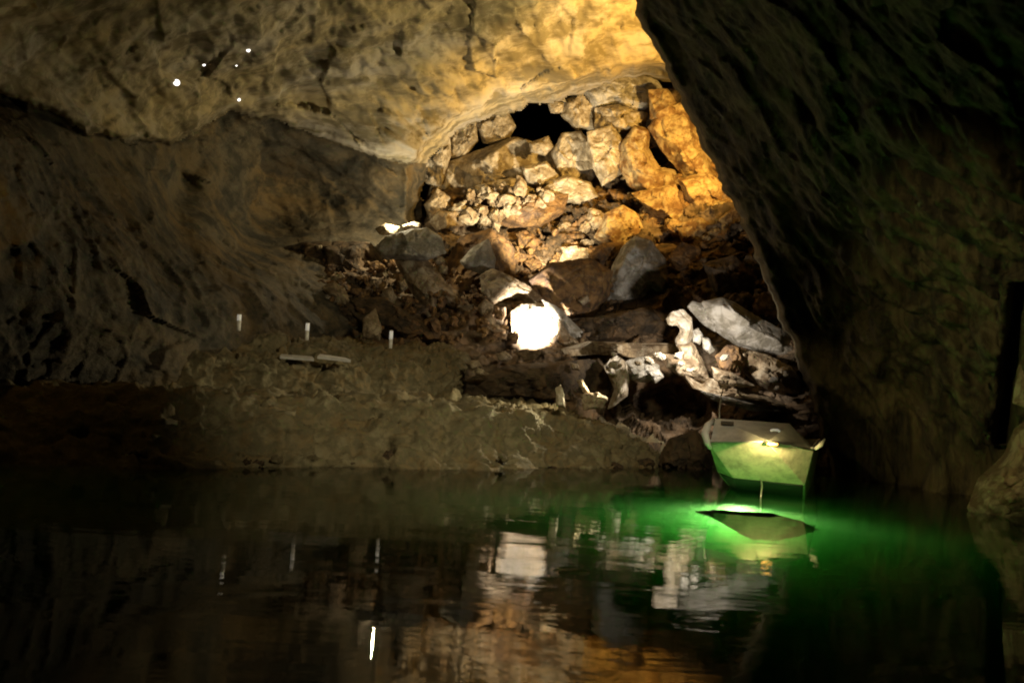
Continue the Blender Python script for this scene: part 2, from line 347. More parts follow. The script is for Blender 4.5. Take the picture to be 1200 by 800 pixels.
# ------------------------------------------------------------------ WATER
t = NT('lake_water')
co = t.n('ShaderNodeTexCoord').outputs['Object']
mp = t.n('ShaderNodeMapping', {0: co, 2: (0, 0, R(5)), 3: (0.35, 1.25, 1)}).outputs[0]
a = t.n('ShaderNodeTexNoise', {'Vector': mp, 'Scale': 1.1, 'Detail': 5.0, 'Roughness': 0.55, 'Distortion': 0.5}).outputs[0]
b = t.n('ShaderNodeTexNoise', {'Vector': mp, 'Scale': 0.25, 'Detail': 1.0}).outputs[0]
h = t.n('ShaderNodeMath', {0: a, 1: t.n('ShaderNodeMath', {0: b, 1: 1.5}, operation='MULTIPLY').outputs[0]}, operation='ADD').outputs[0]
bp = t.n('ShaderNodeBump', {'Strength': 1.0, 'Distance': 0.0065, 'Height': h}).outputs[0]
fr = t.n('ShaderNodeFresnel', {'IOR': 1.33, 'Normal': bp}).outputs[0]
gl = t.n('ShaderNodeBsdfGlossy', {'Color': (0.95, 0.95, 0.95, 1), 'Roughness': 0.004, 'Normal': bp}).outputs[0]
tr = t.n('ShaderNodeBsdfTransparent').outputs[0]
mx = t.n('ShaderNodeMixShader', {0: fr, 1: tr, 2: gl}).outputs[0]
t.t.links.new(mx, t.out.inputs[0])
vs = t.n('ShaderNodeVolumeScatter', {'Color': (0.45, 0.93, 0.48, 1), 'Density': 0.55, 'Anisotropy': 0.2}).outputs[0]
va = t.n('ShaderNodeVolumeAbsorption', {'Color': (0.42, 0.74, 0.44, 1), 'Density': 1.9}).outputs[0]
ad = t.n('ShaderNodeAddShader', {0: vs, 1: va}).outputs[0]
t.t.links.new(ad, t.out.inputs[1])
bm = bmesh.new(); bmesh.ops.create_cube(bm, size=1)
for v in bm.verts: v.co = Vector((v.co.x * 56, v.co.y * 48 + 14, -3.6 if v.co.z < 0 else 0.0))
me = bpy.data.meshes.new('lake_water'); bm.to_mesh(me); bm.free(); me.materials.append(t.m)
wo = bpy.data.objects.new('lake_water', me); C.objects.link(wo)
tag(wo, 'dark still lake with a green glow under the boat', 'water', kind='structure')

# ------------------------------------------------------------------ BOULDERS
def boulder(outline, d, th, mat, label, name='boulder', cat='boulder', group=None, jag=1.0, seed=None):
    rr = random.Random(seed if seed is not None else int(outline[0][0] * 7 + outline[0][1] * 13))
    O = np.array(outline, float); cxy = O.mean(0); O = cxy + (O - cxy) * (1.14 if th > 1.1 and O[0, 1] < 300 else 1.07)
    # closed smooth-ish resampling of the outline
    seg = np.roll(O, -1, 0) - O; L = np.hypot(seg[:, 0], seg[:, 1]); per = L.sum()
    n = max(36, min(110, int(per / 1.8))); cum = np.r_[0, np.cumsum(L)]
    s = np.linspace(0, per, n, endpoint=False); k = np.searchsorted(cum, s, side='right') - 1; f = (s - cum[k]) / L[k]
    ring = O[k] + seg[k] * f[:, None]
    fx = cxy + np.array([rr.uniform(-.2, .2) * np.ptp(O[:, 0]), rr.uniform(-.25, .05) * np.ptp(O[:, 1])])
    half = max(3.0, min(np.ptp(O[:, 0]), np.ptp(O[:, 1])) * 0.5); mpp = d / 1200.0
    jit = 1.3 * perlin(np.stack([ring[:, 0] / 7, ring[:, 1] / 7, np.full(n, 1.7)], -1)) * jag
    ring = ring + (ring - cxy) / (np.hypot(*(ring - cxy).T)[:, None] + 1e-9) * jit[:, None]
    nf = int(np.clip(half / 1.1, 10, 34)); nb = 8
    tf = np.linspace(0.02, 1, nf) ** 0.8
    pts = (fx if False else cxy) + (ring - cxy)[None] * tf[:, None, None]            # front, centre to rim
    e = np.clip(poly_sdf(pts[..., 0], pts[..., 1], ring), 0, None) / half            # 0 rim .. 1 middle
    e[-1] = 0
    rel = (pts - cxy) / half
    ang = np.arctan2(rel[..., 1], rel[..., 0])
    steep = 1.6 + 1.1 * np.floor(2.99 * (0.5 + 0.5 * np.sin(ang * 2 + rr.uniform(0, 6)))) / 2
    h = np.minimum(e * steep, 1.0)                                                   # bevelled sides
    for k in range(5):                                                               # broad flat broken faces
        a_ = rr.uniform(0, 6.28) if k else -1.6 + rr.uniform(-.5, .5); sl = rr.uniform(.25, .75)
        h = np.minimum(h, rr.uniform(.62, .98) - sl * (rel[..., 0] * math.cos(a_) + rel[..., 1] * math.sin(a_)))
    q3 = np.stack([pts[..., 0] * mpp, pts[..., 1] * mpp, 0 * h], -1) * (1.5 / (half * mpp)) + rr.uniform(0, 90)
    edge = np.clip(e * 4, 0, 1)
    h = h + edge * jag * (0.22 * chunk(q3, .8, .10, .05) + 0.10 * chunk(q3 * 2.4, .8, .16, .06) + 0.04 * fbm(q3 * 2.5, 4))
    fr_ = Wn(pts[..., 0], pts[..., 1], d + th * 0.5 - h * th * 0.5)
    tb = np.linspace(1, 0.02, nb + 1)[1:]
    bp_ = cxy + (ring - cxy)[None] * tb[:, None, None]
    bk = Wn(bp_[..., 0], bp_[..., 1], d + th * (0.5 + 0.5 * np.sqrt(1 - tb ** 2))[:, None] + 0 * bp_[..., 0])
    P = np.concatenate([fr_, bk]); m2 = len(P)
    V = P.reshape(-1, 3); idx = np.arange(m2 * n).reshape(m2, n); F = []
    a_, b_ = idx[:-1], idx[1:]
    F = np.stack([a_, np.roll(a_, -1, 1), np.roll(b_, -1, 1), b_], -1).reshape(-1, 4).tolist()
    F.append(list(idx[0][::-1])); F.append(list(idx[-1]))
    o = mesh_obj(name, V, F, M[mat], smooth=True)
    return tag(o, label, cat, group)

G_ = {'p': 'pale rocks lit by the lamps', 'o': 'amber lit boulders at the top right of the slope', 'b': 'beige blocks on the back wall', 'd': 'brown boulders on the slope'}
B = [
 # pale group low right
 ([(822, 368), (826, 355), (848, 350), (864, 357), (888, 372), (918, 388), (934, 410), (920, 417), (895, 413), (865, 404), (843, 390)], 20.6, 1.1, 'grey', 'large smooth pale grey slab tilting down right above the boat', 'rock_slab', .35),
 ([(806, 360), (812, 353), (828, 358), (842, 380), (838, 388), (824, 380)], 20.9, .5, 'grey', 'narrow grey slab leaning on the upper left end of the largest pale slab', 'rock_slab', .5),
 ([(781, 374), (788, 366), (800, 363), (810, 373), (812, 392), (806, 406), (794, 408), (791, 398), (798, 388), (794, 381), (784, 381)], 20.4, .5, 'white', 'glaring white hooked rock standing at the right end of the shelf', 'rock', .5),
 ([(795, 406), (812, 402), (824, 424), (832, 446), (814, 444), (801, 427)], 20.0, .7, 'tan', 'tan block directly below the glaring white hooked rock', 'rock', .8),
 ([(812, 388), (818, 384), (824, 393), (820, 403), (812, 400)], 20.2, .3, 'grey', 'small grey stone against the right side of the glaring hooked rock', 'stone', .8),
 ([(823, 395), (831, 397), (838, 410), (832, 415), (824, 408)], 20.1, .3, 'grey', 'pale wedge stone between the hooked rock and the large grey slab', 'stone', .6),
 ([(839, 418), (852, 405), (866, 407), (873, 425), (868, 441), (855, 440), (844, 432)], 19.8, .6, 'brown', 'brown angular block with a pale top edge below the large grey slab', 'rock', .9),
 ([(868, 410), (900, 417), (926, 430), (941, 450), (938, 467), (915, 463), (885, 447), (866, 430)], 19.6, 1.4, 'tan', 'thick layered tan slab at the far right end above the boat', 'rock_slab', .9),
 ([(800, 438), (850, 447), (900, 464), (928, 478), (900, 477), (850, 466), (812, 455)], 19.3, 1.3, 'tan', 'long thin layered slab just above the boat', 'rock_slab', .6),
 ([(822, 458), (860, 467), (918, 482), (880, 481), (835, 469)], 19.0, .9, 'grey', 'lowest thin pale slab edge overhanging the boat', 'rock_slab', .4),
 ([(835, 430), (860, 438), (885, 452), (860, 455), (838, 445)], 19.4, .7, 'tan', 'flat tan flake lying on the layered slab below the brown block', 'rock_slab', .7),
 ([(655, 409), (690, 400), (740, 402), (797, 402), (806, 414), (760, 420), (700, 415), (660, 418)], 20.5, 1.6, 'tan', 'long flat tan shelf running between the two bright lamps', 'rock_slab', .5),
 ([(708, 430), (720, 417), (733, 425), (737, 445), (735, 462), (718, 476), (712, 478), (720, 455)], 20.1, .6, 'white', 'jagged white rock hanging under the left part of the shelf', 'rock', 1.0),
 ([(733, 424), (752, 418), (772, 428), (774, 440), (756, 448), (740, 444)], 20.2, .6, 'grey', 'pale grey lump under the middle of the shelf', 'rock', .9),
 ([(757, 436), (772, 432), (778, 442), (768, 449)], 19.9, .3, 'grey', 'small pale stone at the lower right of the shelf rocks', 'stone', .8),
 ([(780, 415), (802, 418), (812, 440), (795, 440), (782, 430)], 20.1, .5, 'tan', 'tan rock wedged under the right end of the shelf', 'rock', .9),
 ([(651, 455), (657, 451), (661, 462), (662, 477), (652, 475)], 17.6, .15, 'white', 'thin upright white stone standing on the lower bank', 'stone', .5),
 ([(676, 446), (682, 444), (691, 460), (686, 463)], 18.6, .15, 'tan', 'slender tan stone leaning beside the dark hollow', 'stone', .5),
 ([(681, 462), (700, 460), (712, 466), (706, 478), (684, 480)], 18.2, .4, 'tan', 'squat tan block at the edge of the dark hollow', 'rock', .7),
 ([(548, 445), (600, 428), (640, 426), (700, 421), (722, 440), (716, 462), (640, 470), (548, 466)], 19.6, 1.8, 'dark', 'broad dark brown slab behind the lower bank', 'rock_slab', .6),
 # overexposed face and neighbours
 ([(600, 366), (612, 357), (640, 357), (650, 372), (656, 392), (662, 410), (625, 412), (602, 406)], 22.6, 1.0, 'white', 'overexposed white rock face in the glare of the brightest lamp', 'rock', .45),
 ([(655, 375), (668, 392), (690, 410), (680, 416), (660, 412), (652, 395)], 22.3, .7, 'tan', 'cracked tan rock on the right side of the overexposed face', 'rock', 1.1),
 ([(604, 413), (625, 406), (655, 409), (662, 418), (640, 425), (620, 428)], 21.7, .9, 'tan', 'tan rock lying just under the overexposed face', 'rock', .8),
 ([(564, 324), (578, 316), (600, 325), (618, 335), (633, 349), (622, 357), (605, 349), (590, 351), (574, 358), (566, 342)], 23.4, .9, 'tan', 'tan slab bridging above the overexposed face', 'rock_slab', .6),
 ([(636, 352), (652, 359), (668, 374), (682, 388), (677, 398), (664, 394), (655, 378), (642, 364)], 22.5, .6, 'grey', 'grey bar of rock leaning right of the overexposed face', 'rock_slab', .4),
 ([(560, 360), (568, 350), (578, 356), (576, 366), (564, 370)], 23.2, .3, 'tan', 'small upright tan stone left of the overexposed face', 'stone', .8),
 ([(562, 376), (575, 366), (581, 378), (592, 386), (578, 390), (564, 385)], 22.8, .4, 'tan', 'pale pointed stone in the dark left of the overexposed face', 'stone', .7),
 ([(582, 415), (592, 411), (600, 419), (594, 424), (584, 422)], 21.4, .3, 'tan', 'small tan stone below left of the overexposed face', 'stone', .7),
 ([(668, 424), (678, 428), (680, 434), (670, 433)], 20.2, .2, 'tan', 'small pale chip under the left end of the shelf', 'stone', .7),
 ([(560, 430), (574, 438), (568, 441), (552, 436)], 19.4, .3, 'tan', 'flat pale stone at the right end of the upper terrace', 'stone', .6),
 ([(545, 425), (560, 422), (566, 430), (552, 434)], 20.0, .3, 'tan', 'tan stone on the tip of the upper terrace', 'stone', .8),
 # left group
 ([(441, 290), (455, 277), (480, 270), (500, 268), (516, 279), (520, 296), (500, 304), (470, 303), (450, 303)], 23.5, .9, 'grey', 'grey boulder just in front of the small lamp at the wall foot', 'boulder', .6),
 ([(464, 305), (495, 300), (510, 315), (525, 335), (539, 353), (531, 361), (519, 353), (516, 366), (501, 370), (490, 352), (478, 335)], 23.7, 1.0, 'tan', 'pale slab spilling down right below the grey boulder', 'rock_slab', .7),
 ([(440, 268), (452, 262), (468, 266), (462, 275), (446, 275)], 24.9, .35, 'white', 'small white stone glaring beside the wall foot lamp', 'stone', .4),
 ([(472, 264), (484, 260), (493, 262), (491, 269), (474, 270)], 24.9, .35, 'white', 'smaller glaring white stone right of the wall foot lamp', 'stone', .4),
 ([(507, 303), (518, 300), (522, 307), (512, 311)], 23.9, .3, 'tan', 'small tan stone at the lower right of the grey boulder', 'stone', .8),
 ([(514, 311), (524, 312), (524, 322), (516, 320)], 23.8, .3, 'tan', 'small pale stone between the pale slab and the grey triangle', 'stone', .8),
 ([(540, 306), (555, 290), (572, 281), (580, 303), (578, 319), (562, 320), (545, 313)], 24.2, .6, 'grey', 'grey triangular rock in the middle of the slope', 'rock', .4),
 ([(521, 315), (540, 280), (575, 270), (600, 290), (602, 325), (580, 350), (530, 352)], 24.9, 1.6, 'brown', 'rounded brown boulder behind the grey triangular rock', 'boulder', .7),
 ([(448, 340), (458, 336), (465, 348), (460, 358), (450, 352)], 23.2, .3, 'tan', 'small tan stone in the dark left of the pale slab', 'stone', .8),
 ([(466, 330), (474, 327), (478, 337), (470, 343)], 23.2, .3, 'tan', 'small pale stone touching the left edge of the pale slab', 'stone', .8),
 ([(376, 338), (392, 330), (403, 338), (411, 352), (405, 360), (392, 350)], 22.4, .4, 'tan', 'jagged tan rock poking from the dark heap left of centre', 'rock', 1.1),
 ([(387, 325), (400, 320), (404, 325), (392, 330)], 22.6, .3, 'tan', 'small flat stone on top of the dark left heap', 'stone', .8),
 ([(370, 288), (377, 287), (380, 292), (372, 295)], 24.5, .25, 'tan', 'tiny pale stone in the dark hollow at the wall foot', 'stone', .8),
 ([(425, 375), (440, 362), (447, 385), (445, 398), (425, 396)], 20.4, .5, 'tan', 'pointed tan rock standing beside the third path light', 'rock', .8),
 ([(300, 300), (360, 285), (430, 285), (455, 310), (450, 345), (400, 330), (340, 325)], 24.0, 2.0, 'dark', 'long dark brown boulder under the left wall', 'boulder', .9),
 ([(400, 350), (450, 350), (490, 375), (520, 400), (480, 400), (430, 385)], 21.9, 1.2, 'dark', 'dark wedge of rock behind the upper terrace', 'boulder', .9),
 # middle
 ([(712, 335), (720, 310), (731, 290), (745, 279), (762, 284), (778, 305), (785, 330), (776, 345), (762, 337), (748, 352), (730, 357), (714, 350)], 24.0, 1.4, 'grey', 'domed grey boulder right of the slope centre', 'boulder', .6),
 ([(622, 330), (645, 310), (690, 304), (714, 318), (712, 345), (692, 372), (650, 370), (628, 352)], 23.5, 1.3, 'brown', 'big rust brown boulder left of the domed grey boulder', 'boulder', .6),
 ([(676, 352), (688, 345), (692, 352), (684, 358)], 23.6, .3, 'tan', 'small pale stone below the rust brown boulder', 'stone', .8),
 ([(700, 277), (711, 252), (730, 243), (746, 253), (753, 275), (745, 288), (720, 290)], 25.6, 1.2, 'ochre', 'rounded amber boulder above the domed grey boulder', 'boulder', .6),
 ([(690, 300), (705, 285), (730, 284), (728, 300), (712, 320), (694, 312)], 25.0, 1.0, 'brown', 'brown boulder squeezed between the amber boulder and the grey dome', 'boulder', .8),
 ([(784, 300), (800, 285), (820, 292), (822, 330), (800, 350), (790, 330)], 24.4, 1.0, 'brown', 'dark brown leaning block right of the grey dome', 'boulder', .8),
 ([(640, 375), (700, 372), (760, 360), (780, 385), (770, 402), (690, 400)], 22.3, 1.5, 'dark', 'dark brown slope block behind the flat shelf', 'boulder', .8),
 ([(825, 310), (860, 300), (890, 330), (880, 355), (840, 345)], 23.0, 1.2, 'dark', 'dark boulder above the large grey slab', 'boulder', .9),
 ([(575, 255), (610, 240), (640, 228), (662, 230), (656, 250), (632, 264), (600, 265)], 27.0, 1.2, 'brown', 'smooth brown boulder under the bright gravel', 'boulder', .6),
 ([(503, 260), (515, 247), (545, 250), (541, 263), (512, 270)], 27.0, .8, 'tan', 'flat tan rock left under the bright gravel', 'rock', .6),
 ([(498, 240), (513, 222), (527, 231), (529, 250), (507, 262)], 27.6, .8, 'tan', 'tan block beside the tall dark crevice', 'rock', .8),
 # beige wall blocks
 ([(508, 232), (520, 196), (560, 180), (600, 165), (640, 178), (646, 205), (620, 222), (560, 226), (525, 240)], 28.4, 2.4, 'beige', 'broad beige block below the black hollow', 'boulder', .7),
 ([(649, 180), (660, 160), (680, 158), (697, 176), (694, 205), (680, 226), (662, 212), (652, 200)], 28.2, 1.5, 'beige', 'upright beige block right of the broad beige block', 'boulder', .8),
 ([(560, 145), (590, 126), (602, 148), (592, 168), (568, 166)], 29.4, 1.2, 'beige', 'beige block at the left rim of the black hollow', 'boulder', .8),
 ([(530, 152), (556, 140), (558, 165), (546, 182), (527, 184)], 29.2, 1.2, 'beige', 'second beige block from the arch foot under the arch rim', 'boulder', .8),
 ([(497, 188), (526, 156), (527, 184), (516, 216), (500, 212)], 28.8, 1.2, 'beige', 'beige block at the arch foot beside the dark crevice', 'boulder', .8),
 ([(642, 122), (652, 116), (662, 122), (660, 132), (646, 133)], 29.0, .5, 'beige', 'small round stone perched on the upper edge of the black hollow', 'stone', .7),
 ([(620, 168), (642, 160), (648, 172), (638, 182), (622, 178)], 28.2, .6, 'beige', 'small block sitting in the lower lip of the black hollow', 'rock', .8),
 ([(664, 120), (690, 105), (702, 128), (700, 150), (676, 150), (660, 135)], 28.6, 1.3, 'beige', 'beige boulder at the right rim of the black hollow', 'boulder', .8),
 ([(690, 108), (708, 92), (740, 86), (766, 96), (778, 114), (772, 128), (745, 132), (720, 122), (702, 126)], 28.0, 1.8, 'grey', 'grey streaked boulder at the very top of the slope', 'boulder', .8),
 ([(700, 128), (725, 124), (756, 134), (750, 150), (725, 156), (700, 150)], 27.9, 1.3, 'beige', 'cracked block under the grey streaked boulder', 'boulder', 1.1),
 ([(556, 218), (598, 209), (628, 214), (640, 226), (600, 232), (566, 234)], 27.9, .9, 'beige', 'flat beige ledge block along the foot of the broad beige block', 'rock', .9),
 ([(640, 214), (664, 206), (690, 214), (700, 230), (676, 238), (650, 236)], 27.6, .9, 'beige', 'angular beige block below the upright beige block', 'rock', .9),
 ([(612, 196), (640, 190), (654, 206), (644, 220), (618, 214)], 27.8, .9, 'beige', 'beige block wedged against the lower left of the upright block', 'rock', .9),
 ([(690, 158), (716, 150), (730, 168), (728, 200), (706, 214), (694, 190)], 27.4, 1.2, 'beige', 'tall beige block between the upright block and the amber rocks', 'boulder', .9),
 # amber
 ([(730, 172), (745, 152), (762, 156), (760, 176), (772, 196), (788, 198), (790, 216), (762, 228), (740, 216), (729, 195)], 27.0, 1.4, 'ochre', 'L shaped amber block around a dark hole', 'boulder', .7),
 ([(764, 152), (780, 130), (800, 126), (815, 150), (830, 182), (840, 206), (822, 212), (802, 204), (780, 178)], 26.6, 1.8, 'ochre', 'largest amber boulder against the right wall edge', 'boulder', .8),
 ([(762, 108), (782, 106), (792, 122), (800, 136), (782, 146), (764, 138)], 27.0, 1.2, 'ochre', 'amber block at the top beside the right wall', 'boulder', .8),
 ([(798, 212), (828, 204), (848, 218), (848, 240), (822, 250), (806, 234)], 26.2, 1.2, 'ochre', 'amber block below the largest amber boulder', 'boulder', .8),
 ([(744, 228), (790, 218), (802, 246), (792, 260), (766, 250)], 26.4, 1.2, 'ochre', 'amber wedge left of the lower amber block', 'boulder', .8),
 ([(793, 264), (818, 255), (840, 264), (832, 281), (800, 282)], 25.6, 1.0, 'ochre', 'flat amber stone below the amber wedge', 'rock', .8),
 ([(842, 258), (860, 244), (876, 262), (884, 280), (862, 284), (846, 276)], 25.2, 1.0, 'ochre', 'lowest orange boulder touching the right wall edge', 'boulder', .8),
 # waterside
 ([(818, 600), (840, 598), (875, 600), (905, 602), (935, 610), (956, 620), (930, 628), (905, 632), (880, 630), (858, 618), (836, 606)], 12.1, .25, 'dark', 'dark submerged rock just below the surface in the green glow', 'rock', 1.2),
 ([(770, 545), (785, 515), (815, 505), (835, 530), (830, 562), (790, 566)], 17.9, 1.2, 'dark', 'dark rock at the waterline left of the boat', 'boulder', .8),
 ([(1138, 592), (1150, 560), (1178, 535), (1190, 505), (1225, 480), (1330, 470), (1350, 620), (1180, 622), (1150, 612)], 13.2, 1.6, 'tan', 'tan rock rising from the water at the right edge', 'boulder', .5),
 ([(1190, 470), (1196, 430), (1215, 395), (1300, 380), (1330, 470), (1230, 485)], 13.0, 1.5, 'tan', 'tan rock above the waterline rock at the right edge', 'boulder', .6),
]
for outline, d, th, mat, lab, nm, jag in B:
    cat = {'rock_slab': 'rock slab', 'boulder': 'boulder', 'rock': 'rock', 'stone': 'stone'}[nm]
    g = 'amber lit boulders at the top right of the slope' if mat == 'ochre' else None
    boulder(outline, d, th, mat, lab, nm, cat, g, jag)

# scattered brown boulders on the middle of the slope: individual copies
protos = []
for k in range(6):
    bm = bmesh.new(); bmesh.ops.create_icosphere(bm, subdivisions=5, radius=1)
    V = np.array([v.co[:] for v in bm.verts]); q = V * 1.1 + 31 * k
    s = np.array([1, random.uniform(.7, 1), random.uniform(.55, .85)])
    for j_ in range(14):
        nv = np.array([random.gauss(0, 1) for _ in range(3)]); nv /= np.linalg.norm(nv); hi = random.uniform(.55, .85)
        V = V - np.clip(V @ nv - hi, 0, None)[:, None] * nv * .95
    V2 = V * (1 + 0.30 * chunk(q, 0.8, 0.1) + 0.10 * chunk(q * 2.4, .9, .12) + 0.03 * fbm(q * 3, 4))[:, None] * s
    for v, c in zip(bm.verts, V2): v.co = c
    me = bpy.data.meshes.new('boulder'); bm.to_mesh(me); bm.free()
    me.polygons.foreach_set('use_smooth', [True] * len(me.polygons)); protos.append(me)
ANCH = [(870, 385, 'the large grey slab'), (797, 385, 'the glaring hooked rock'), (856, 425, 'the angular brown block'), (903, 440, 'the thick layered slab'), (730, 408, 'the flat tan shelf'),
        (725, 450, 'the jagged white rock'), (627, 383, 'the overexposed rock face'), (600, 336, 'the bridging tan slab'), (480, 287, 'the wall foot boulder'), (505, 335, 'the spilling pale slab'),
        (563, 303, 'the grey triangular rock'), (393, 343, 'the jagged tan rock'), (436, 385, 'the pointed tan rock'), (748, 318, 'the domed grey boulder'), (668, 338, 'the rust brown boulder'),
        (727, 268, 'the rounded amber boulder'), (618, 248, 'the smooth brown boulder'), (580, 200, 'the broad beige block'), (675, 190, 'the upright beige block'), (735, 108, 'the grey streaked top boulder'),
        (758, 190, 'the L shaped amber block'), (805, 165, 'the largest amber boulder'), (825, 228, 'the lower amber block'), (815, 272, 'the flat amber stone'), (862, 266, 'the lowest orange boulder'),
        (458, 393, 'the third path light'), (360, 383, 'the middle path light'), (852, 328, 'the dark slab-side boulder')]
used_labels = {}
def where_label(px, py, sz, smin, smax, col, noun):
    f = (sz - smin) / (smax - smin); size = 'tiny' if f < .08 else 'small' if f < .25 else 'medium' if f < .55 else 'large'
    for a in sorted(ANCH, key=lambda a: math.hypot(px - a[0], py - a[1]))[:6]:
        dx, dy = px - a[0], py - a[1]; an = math.degrees(math.atan2(-dy, dx)) % 360
        dr_ = ['right of', 'above and right of', 'above', 'above and left of', 'left of', 'below and left of', 'below', 'below and right of'][int((an + 22.5) // 45) % 8]
        r_ = math.hypot(dx, dy); near = 'close' if r_ < 28 else 'somewhat' if r_ < 55 else 'well'
        lab = f'{size} {col} {noun} {near} {dr_} {a[2]}'
        if lab not in used_labels: used_labels[lab] = 1; return lab
    return lab
def scatter(n, region, dfun, smin, smax, mats, label, name, cat, group, front=0.5, seed=1):
    rr = random.Random(seed); done = 0; poly = region
    xs = [p[0] for p in poly]; ys = [p[1] for p in poly]
    pm = {}
    placed = []
    while done < n:
        px, py = rr.uniform(min(xs), max(xs)), rr.uniform(min(ys), max(ys))
        if poly_sdf(np.array(px), np.array(py), poly) < 0: continue
        sz = smin + (smax - smin) * rr.random() ** 2
        if any(math.hypot(px - a, py - b) < (sz + c) * 22 for a, b, c in placed): 
            placed.append((-999, -999, 0)); 
            if len(placed) > 4000: break
            continue
        placed.append((px, py, sz)); done += 1
        mat = rr.choice(mats); key = (rr.randrange(6), mat)
        if key not in pm:
            me = protos[key[0]].copy(); me.materials.clear(); me.materials.append(M[mat]); pm[key] = me
        o = bpy.data.objects.new(name, pm[key]); C.objects.link(o)
        dd = float(dfun(np.array(px), np.array(py))) - front * sz - 0.15
        o.location = W(px, py, dd); o.scale = (sz,) * 3
        o.rotation_euler = (rr.uniform(-.5, .5), rr.uniform(-.5, .5), rr.uniform(0, 6.3))
        tag(o, where_label(px, py, sz, smin, smax, {'bank': 'muddy', 'brown': 'brown', 'dark': 'dark', 'tan': 'tan', 'grey': 'grey', 'white': 'white', 'ochre': 'amber'}[mat], cat), cat, group)
scatter(46, [(640, 230), (700, 205), (745, 235), (700, 250), (705, 300), (640, 310), (600, 330), (595, 275), (660, 262)], db, .22, .60, ['brown', 'brown', 'dark', 'tan'],
        'brown boulder among the many tumbled below the beige blocks', 'boulder', 'boulder', 'brown boulders tumbled down the middle of the slope', seed=4)
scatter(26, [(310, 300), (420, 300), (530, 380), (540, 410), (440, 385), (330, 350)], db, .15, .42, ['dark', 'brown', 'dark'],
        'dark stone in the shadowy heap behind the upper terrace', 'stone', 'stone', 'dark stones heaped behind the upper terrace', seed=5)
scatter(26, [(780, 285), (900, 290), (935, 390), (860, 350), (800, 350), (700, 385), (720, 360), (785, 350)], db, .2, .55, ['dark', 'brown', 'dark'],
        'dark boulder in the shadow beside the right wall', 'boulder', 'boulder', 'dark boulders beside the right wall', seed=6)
scatter(24, [(735, 160), (790, 120), (850, 215), (880, 280), (800, 285), (745, 250)], db, .25, .6, ['ochre', 'ochre', 'brown'],
        'small amber stone filling gaps between the large amber boulders', 'boulder', 'boulder', 'small amber stones at the top right of the slope', front=-.2, seed=9)
scatter(18, [(700, 430), (800, 430), (830, 450), (900, 470), (940, 440), (880, 420), (800, 415), (700, 412)], lambda a, b: 19.8 + 0 * a, .07, .16, ['tan', 'grey', 'white'],
        'small broken pale stone lying around the shelf above the boat', 'stone', 'stone', 'broken pale stones around the shelf', seed=11)

# stones along the waterline
def wl_d(a, b):
    xs_ = np.array([600 + 1200 * X / Y for X, Y in wl]); return np.interp(a, xs_, np.array([Y for X, Y in wl])) + .35
ANCH += [(100, 540, 'the dark far left waterline'), (300, 545, 'the waterline under the boards'), (450, 548, 'the waterline under the third path light'), (600, 545, 'the middle of the shore'), (700, 545, 'the shore below the upright stone'), (780, 540, 'the tip of the lower bank')]
scatter(30, [(150, 532), (400, 532), (600, 535), (780, 538), (780, 556), (600, 556), (400, 560), (150, 556)], wl_d, .06, .2, ['bank', 'dark'],
        '', 'stone', 'stone', 'stones along the foot of the lower bank', front=0, seed=12)
# bright gravel: a mass of small stones
def gravel(name, region, n, smin, smax, mat, label, dfun, seed):
    rr = random.Random(seed); V = []; F = []
    bm = bmesh.new(); bmesh.ops.create_icosphere(bm, subdivisions=2, radius=1); base = np.array([v.co[:] for v in bm.verts]); fb = [[v.index for v in f.verts] for f in bm.faces]; bm.free()
    xs = [p[0] for p in region]; ys = [p[1] for p in region]; k = 0
    while k < n:
        px, py = rr.uniform(min(xs), max(xs)), rr.uniform(min(ys), max(ys))
        if poly_sdf(np.array(px), np.array(py), region) < 0: continue
        sz = smin + (smax - smin) * rr.random() ** 2
        c = np.array(W(px, py, float(dfun(np.array(px), np.array(py))) - .3 - rr.random() * .4))
        v = base * (1 + 0.5 * chunk(base * 1.2 + rr.uniform(0, 99), .9, 0))[:, None] * np.array([rr.uniform(.6, 1.3), rr.uniform(.6, 1.2), rr.uniform(.4, .9)])
        a = rr.uniform(0, 6.3); rm = np.array([[math.cos(a), 0, math.sin(a)], [0, 1, 0], [-math.sin(a), 0, math.cos(a)]])
        off = sum(len(q) for q in V); V.append(c + (v @ rm) * sz); F += [[i + off for i in f] for f in fb]; k += 1
    o = mesh_obj(name, np.concatenate(V), F, M[mat], smooth=False)
    return tag(o, label, 'gravel', kind='stuff')
gravel('gravel', [(530, 245), (545, 226), (590, 214), (640, 222), (650, 236), (625, 248), (590, 262), (550, 258)], 110, .05, .26, 'tan', 'bright pale broken gravel strewn below the broad beige block', lambda a, b: 28.1 + 0 * a, 3)
gravel('rubble', [(500, 300), (640, 260), (720, 300), (720, 370), (650, 345), (600, 400), (520, 400), (420, 380), (330, 310)], 260, .05, .16, 'brown', 'small brown rubble scattered over the slope', lambda a, b: db(a, b) - .3, 8)

